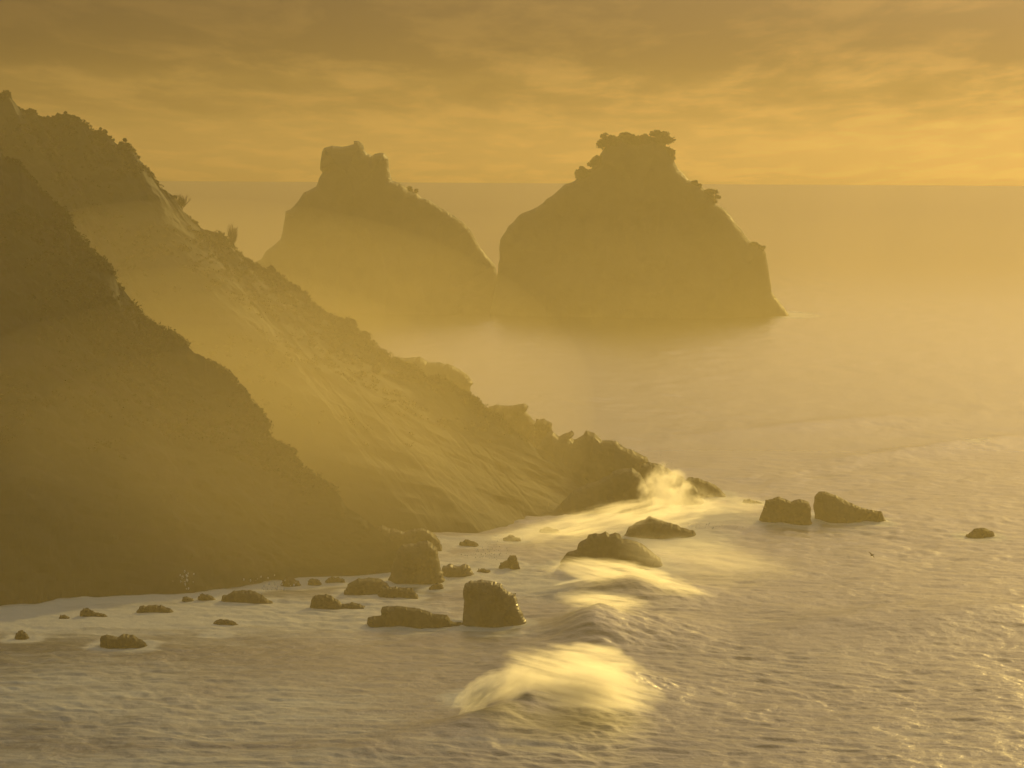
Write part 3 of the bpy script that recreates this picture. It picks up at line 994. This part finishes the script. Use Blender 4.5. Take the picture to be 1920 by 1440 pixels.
def mist_bank(px, py, d, sx, sy, sz, density, label):
    c = at(np.array(float(px)), np.array(float(py)), np.array(float(d)))
    me = bpy.data.meshes.new('mist_bank')
    bm = bmesh.new()
    bmesh.ops.create_icosphere(bm, subdivisions=5, radius=1.0)
    bm.to_mesh(me)
    bm.free()
    me.materials.append(volume_material('mist_bank_air', density))
    for k, word in ((0.5, 'core of the '), (0.85, 'middle of the '), (1.25, 'thin border of the ')):
        o = bpy.data.objects.new('mist_bank', me)
        COL.objects.link(o)
        o.location = Vector([float(q) for q in c])
        o.scale = (sx * k, sy * k, sz * k)
        tag(o, word + label, kind='stuff')


mist_bank(375, 765, 522, 34, 22, 18, 0.0028, 'bright mist filling the gap between the near headland and the ridge behind')
mist_bank(470, 860, 435, 26, 12, 12, 0.0022, 'mist drifting before the lower face of the near headland')


def spray_material(name, density, scale, stretch, thresh, seed, shape=2.0, g=0.80):
    """wind-torn spray: density thins towards the border of its own body (object coordinates -1..1)"""
    m, t, out = new_mat(name)
    v = N(t, 'ShaderNodeVolumePrincipled')
    v.inputs['Color'].default_value = (1.0, 0.99, 0.96, 1)
    v.inputs['Anisotropy'].default_value = g
    c = N(t, 'ShaderNodeTexCoord')
    ln = N(t, 'ShaderNodeVectorMath', operation='LENGTH')
    t.links.new(c.outputs['Object'], ln.inputs[0])
    edge = N(t, 'ShaderNodeTexNoise')
    edge.inputs['Scale'].default_value = 1.7
    edge.inputs['Detail'].default_value = 5
    edge.inputs['Roughness'].default_value = 0.62
    off = N(t, 'ShaderNodeVectorMath', operation='ADD')
    off.inputs[1].default_value = (seed * 2.3, seed * 0.7, seed * 1.9)
    t.links.new(c.outputs['Object'], off.inputs[0])
    t.links.new(off.outputs[0], edge.inputs['Vector'])
    rag = math_node(t, 'MULTIPLY', math_node(t, 'SUBTRACT', edge.outputs[0], 0.38), 1.1)
    left = math_node(t, 'SUBTRACT', math_node(t, 'SUBTRACT', 1.0, ln.outputs['Value']), math_node(t, 'MAXIMUM', rag, 0.0))
    fall = math_node(t, 'POWER', math_node(t, 'MAXIMUM', left, 0.0), shape * .5)
    mp = N(t, 'ShaderNodeMapping')
    mp.inputs['Location'].default_value = (seed * 3.1, seed * 1.7, seed)
    mp.inputs['Rotation'].default_value = (0, R(stretch[3]), 0)
    mp.inputs['Scale'].default_value = stretch[:3]
    t.links.new(c.outputs['Object'], mp.inputs[0])
    n = N(t, 'ShaderNodeTexNoise')
    n.inputs['Scale'].default_value = scale
    n.inputs['Detail'].default_value = 6
    n.inputs['Roughness'].default_value = 0.66
    t.links.new(mp.outputs[0], n.inputs['Vector'])
    k = ramp(t, n.outputs[0], [(thresh, 0.03), (thresh + .24, 1.0)])
    t.links.new(math_node(t, 'MULTIPLY', math_node(t, 'MULTIPLY', fall, k), density), v.inputs['Density'])
    t.links.new(v.outputs[0], out.inputs['Volume'])
    m.cycles.volume_sampling = 'MULTIPLE_IMPORTANCE'
    return m


def spray(name, px, py, d, sx, sy, sz, tilt, mat, label):
    c = at(np.array(float(px)), np.array(float(py)), np.array(float(d)))
    me = bpy.data.meshes.new(name)
    bm = bmesh.new()
    bmesh.ops.create_icosphere(bm, subdivisions=3, radius=1.0)
    bm.to_mesh(me)
    bm.free()
    me.materials.append(mat)
    o = bpy.data.objects.new(name, me)
    COL.objects.link(o)
    o.location = Vector([float(q) for q in c])
    o.scale = (sx, sy, sz)
    o.rotation_euler = (0, R(tilt), 0)
    tag(o, label, kind='stuff')
    return o


spray('spray_plume', 1085, 1282, 339, 6.6, 3.0, 2.5, 14, spray_material('spray_a', 3.2, 1.5, (0.6, 0.3, 14.0, -7), 0.38, 1), 'glowing spray blown back off the nearest breaking wave')
spray('spray_plume', 1105, 1240, 349, 4.8, 3.0, 1.7, 8, spray_material('spray_h', 1.8, 1.6, (0.9, 0.5, 5.0, -14), 0.38, 9), 'upper veil of spray above the crest of the nearest wave')
spray('spray_plume', 960, 1282, 340, 2.4, 2.0, 1.5, -30, spray_material('spray_k', 2.0, 1.8, (1.0, 1.3, 2.0, 20), 0.34, 12), 'spray torn from the falling lip of the nearest wave')
spray('spray_plume', 902, 1298, 338.5, 2.6, 1.3, 1.15, -38, spray_material('spray_n', 5.0, 2.6, (1.0, 1.0, 1.6, 30), 0.38, 19, 1.4, 0.5), 'dense shaded foam of the falling lip at the left of the nearest wave')
spray('spray_plume', 1120, 1098, 436, 4.6, 2.5, 1.0, -4, spray_material('spray_o', 3.0, 2.8, (1.0, 1.0, 1.6, 30), 0.38, 23, 1.4, 0.5), 'dense shaded foam rolling at the front of the third wave')
spray('spray_plume', 1185, 1092, 432, 8.0, 4.0, 2.0, 12, spray_material('spray_b', 2.6, 2.8, (0.9, 0.5, 4.0, -18), 0.40, 2), 'spray streaming off the third wave of the surf')
spray('spray_plume', 1290, 1120, 428, 5.0, 3.0, 1.3, 16, spray_material('spray_l', 1.3, 1.8, (0.9, 1.2, 3.0, -15), 0.36, 14), 'thin tail of spray trailing right of the third wave')
spray('spray_plume', 1110, 1066, 452, 6.0, 3.0, 1.2, 0, spray_material('spray_c', 1.6, 2.8, (1.0, 1.2, 2.0, 10), 0.38, 3), 'spray wrapping the foot of the big dark rock')
spray('spray_plume', 1248, 925, 524, 3.6, 2.6, 3.8, 28, spray_material('spray_d', 3.4, 1.9, (1.6, 1.6, 1.2, 0), 0.42, 4), 'tall splash bursting against the rocky point')
spray('spray_plume', 1310, 945, 526, 4.0, 2.6, 2.4, 30, spray_material('spray_m', 0.5, 1.9, (1.4, 1.6, 1.4, 20), 0.40, 17), 'second fan of the splash falling right of the tall one')
spray('spray_plume', 1150, 985, 500, 13.0, 6.0, 2.8, -12, spray_material('spray_e', 1.3, 3.4, (1.0, 0.7, 1.8, 30), 0.42, 5), 'pale mist of spray drifting behind the big dark rock')
spray('spray_plume', 1330, 1052, 455, 11.0, 8.0, 2.6, 10, spray_material('spray_p', 0.11, 2.2, (0.8, 0.8, 2.2, -10), 0.34, 29), 'faint veil of spray drifting right of the big dark rock')
spray('spray_plume', 1370, 955, 530, 9.0, 6.0, 2.4, 8, spray_material('spray_q', 0.12, 2.2, (0.8, 0.8, 2.0, -10), 0.34, 31), 'faint veil of spray drifting off the tip of the point')
spray('spray_plume', 1000, 1010, 490, 9.0, 6.0, 2.2, -16, spray_material('spray_r', 0.22, 2.4, (0.8, 0.8, 2.0, 20), 0.36, 33), 'faint spray rising in the cove left of the big dark rock')
spray('spray_plume', 1130, 1128, 404, 5.0, 3.0, 0.9, 4, spray_material('spray_f', 1.8, 2.0, (1.0, 1.2, 2.2, 0), 0.40, 6), 'thin spray along the crest of the second wave')


# ------------------------------------------------------------------ flying drops
_bm = bmesh.new()
bmesh.ops.create_icosphere(_bm, subdivisions=1, radius=1.0)
ICO_V = np.array([v.co[:] for v in _bm.verts])
ICO_F = np.array([[v.index for v in f.verts] for f in _bm.faces])
_bm.free()


def drops_material():
    m, t, out = new_mat('water_drops')
    p = N(t, 'ShaderNodeBsdfPrincipled')
    p.inputs['Base Color'].default_value = (0.8, 0.8, 0.8, 1)
    p.inputs['Roughness'].default_value = 0.22
    p.inputs['Specular IOR Level'].default_value = 1.0
    p.inputs['Coat Weight'].default_value = 1.0
    p.inputs['Coat Roughness'].default_value = 0.2
    t.links.new(p.outputs[0], out.inputs['Surface'])
    return m


M_DROP = drops_material()


def drops(px, py, d, wx, wz, n, seed, label, size=.05):
    g = np.random.default_rng(seed)
    c = at(np.array(float(px)), np.array(float(py)), np.array(float(d)))
    k = d / F
    c = c + g.normal(size=(n, 3)) * np.array([wx * k, 1.2, wz * k]) * .55
    r = size * g.uniform(.3, 1.0, n) ** 1.5
    co = c[:, None] + ICO_V[None] * r[:, None, None] * np.array([.8, .8, 1.4])
    f = ICO_F[None] + (np.arange(n) * len(ICO_V))[:, None, None]
    o = mesh_obj('water_drops', co.reshape(-1, 3), f.reshape(-1, 3), M_DROP)
    tag(o, label, kind='stuff')


drops(347, 1085, 430, 14, 22, 26, 1, 'bright drops flying before the cliff, the left cluster', .11)
drops(512, 1098, 432, 42, 14, 60, 2, 'bright drops flying above the low broad rock', .10)
drops(915, 1040, 470, 40, 22, 160, 3, 'glittering drops over the broken water of the cove', .07)
drops(1240, 895, 524, 26, 30, 120, 4, 'drops flying off the tall splash', .06)
drops(1340, 990, 505, 90, 10, 160, 5, 'glittering drops over the wash right of the spray', .06)
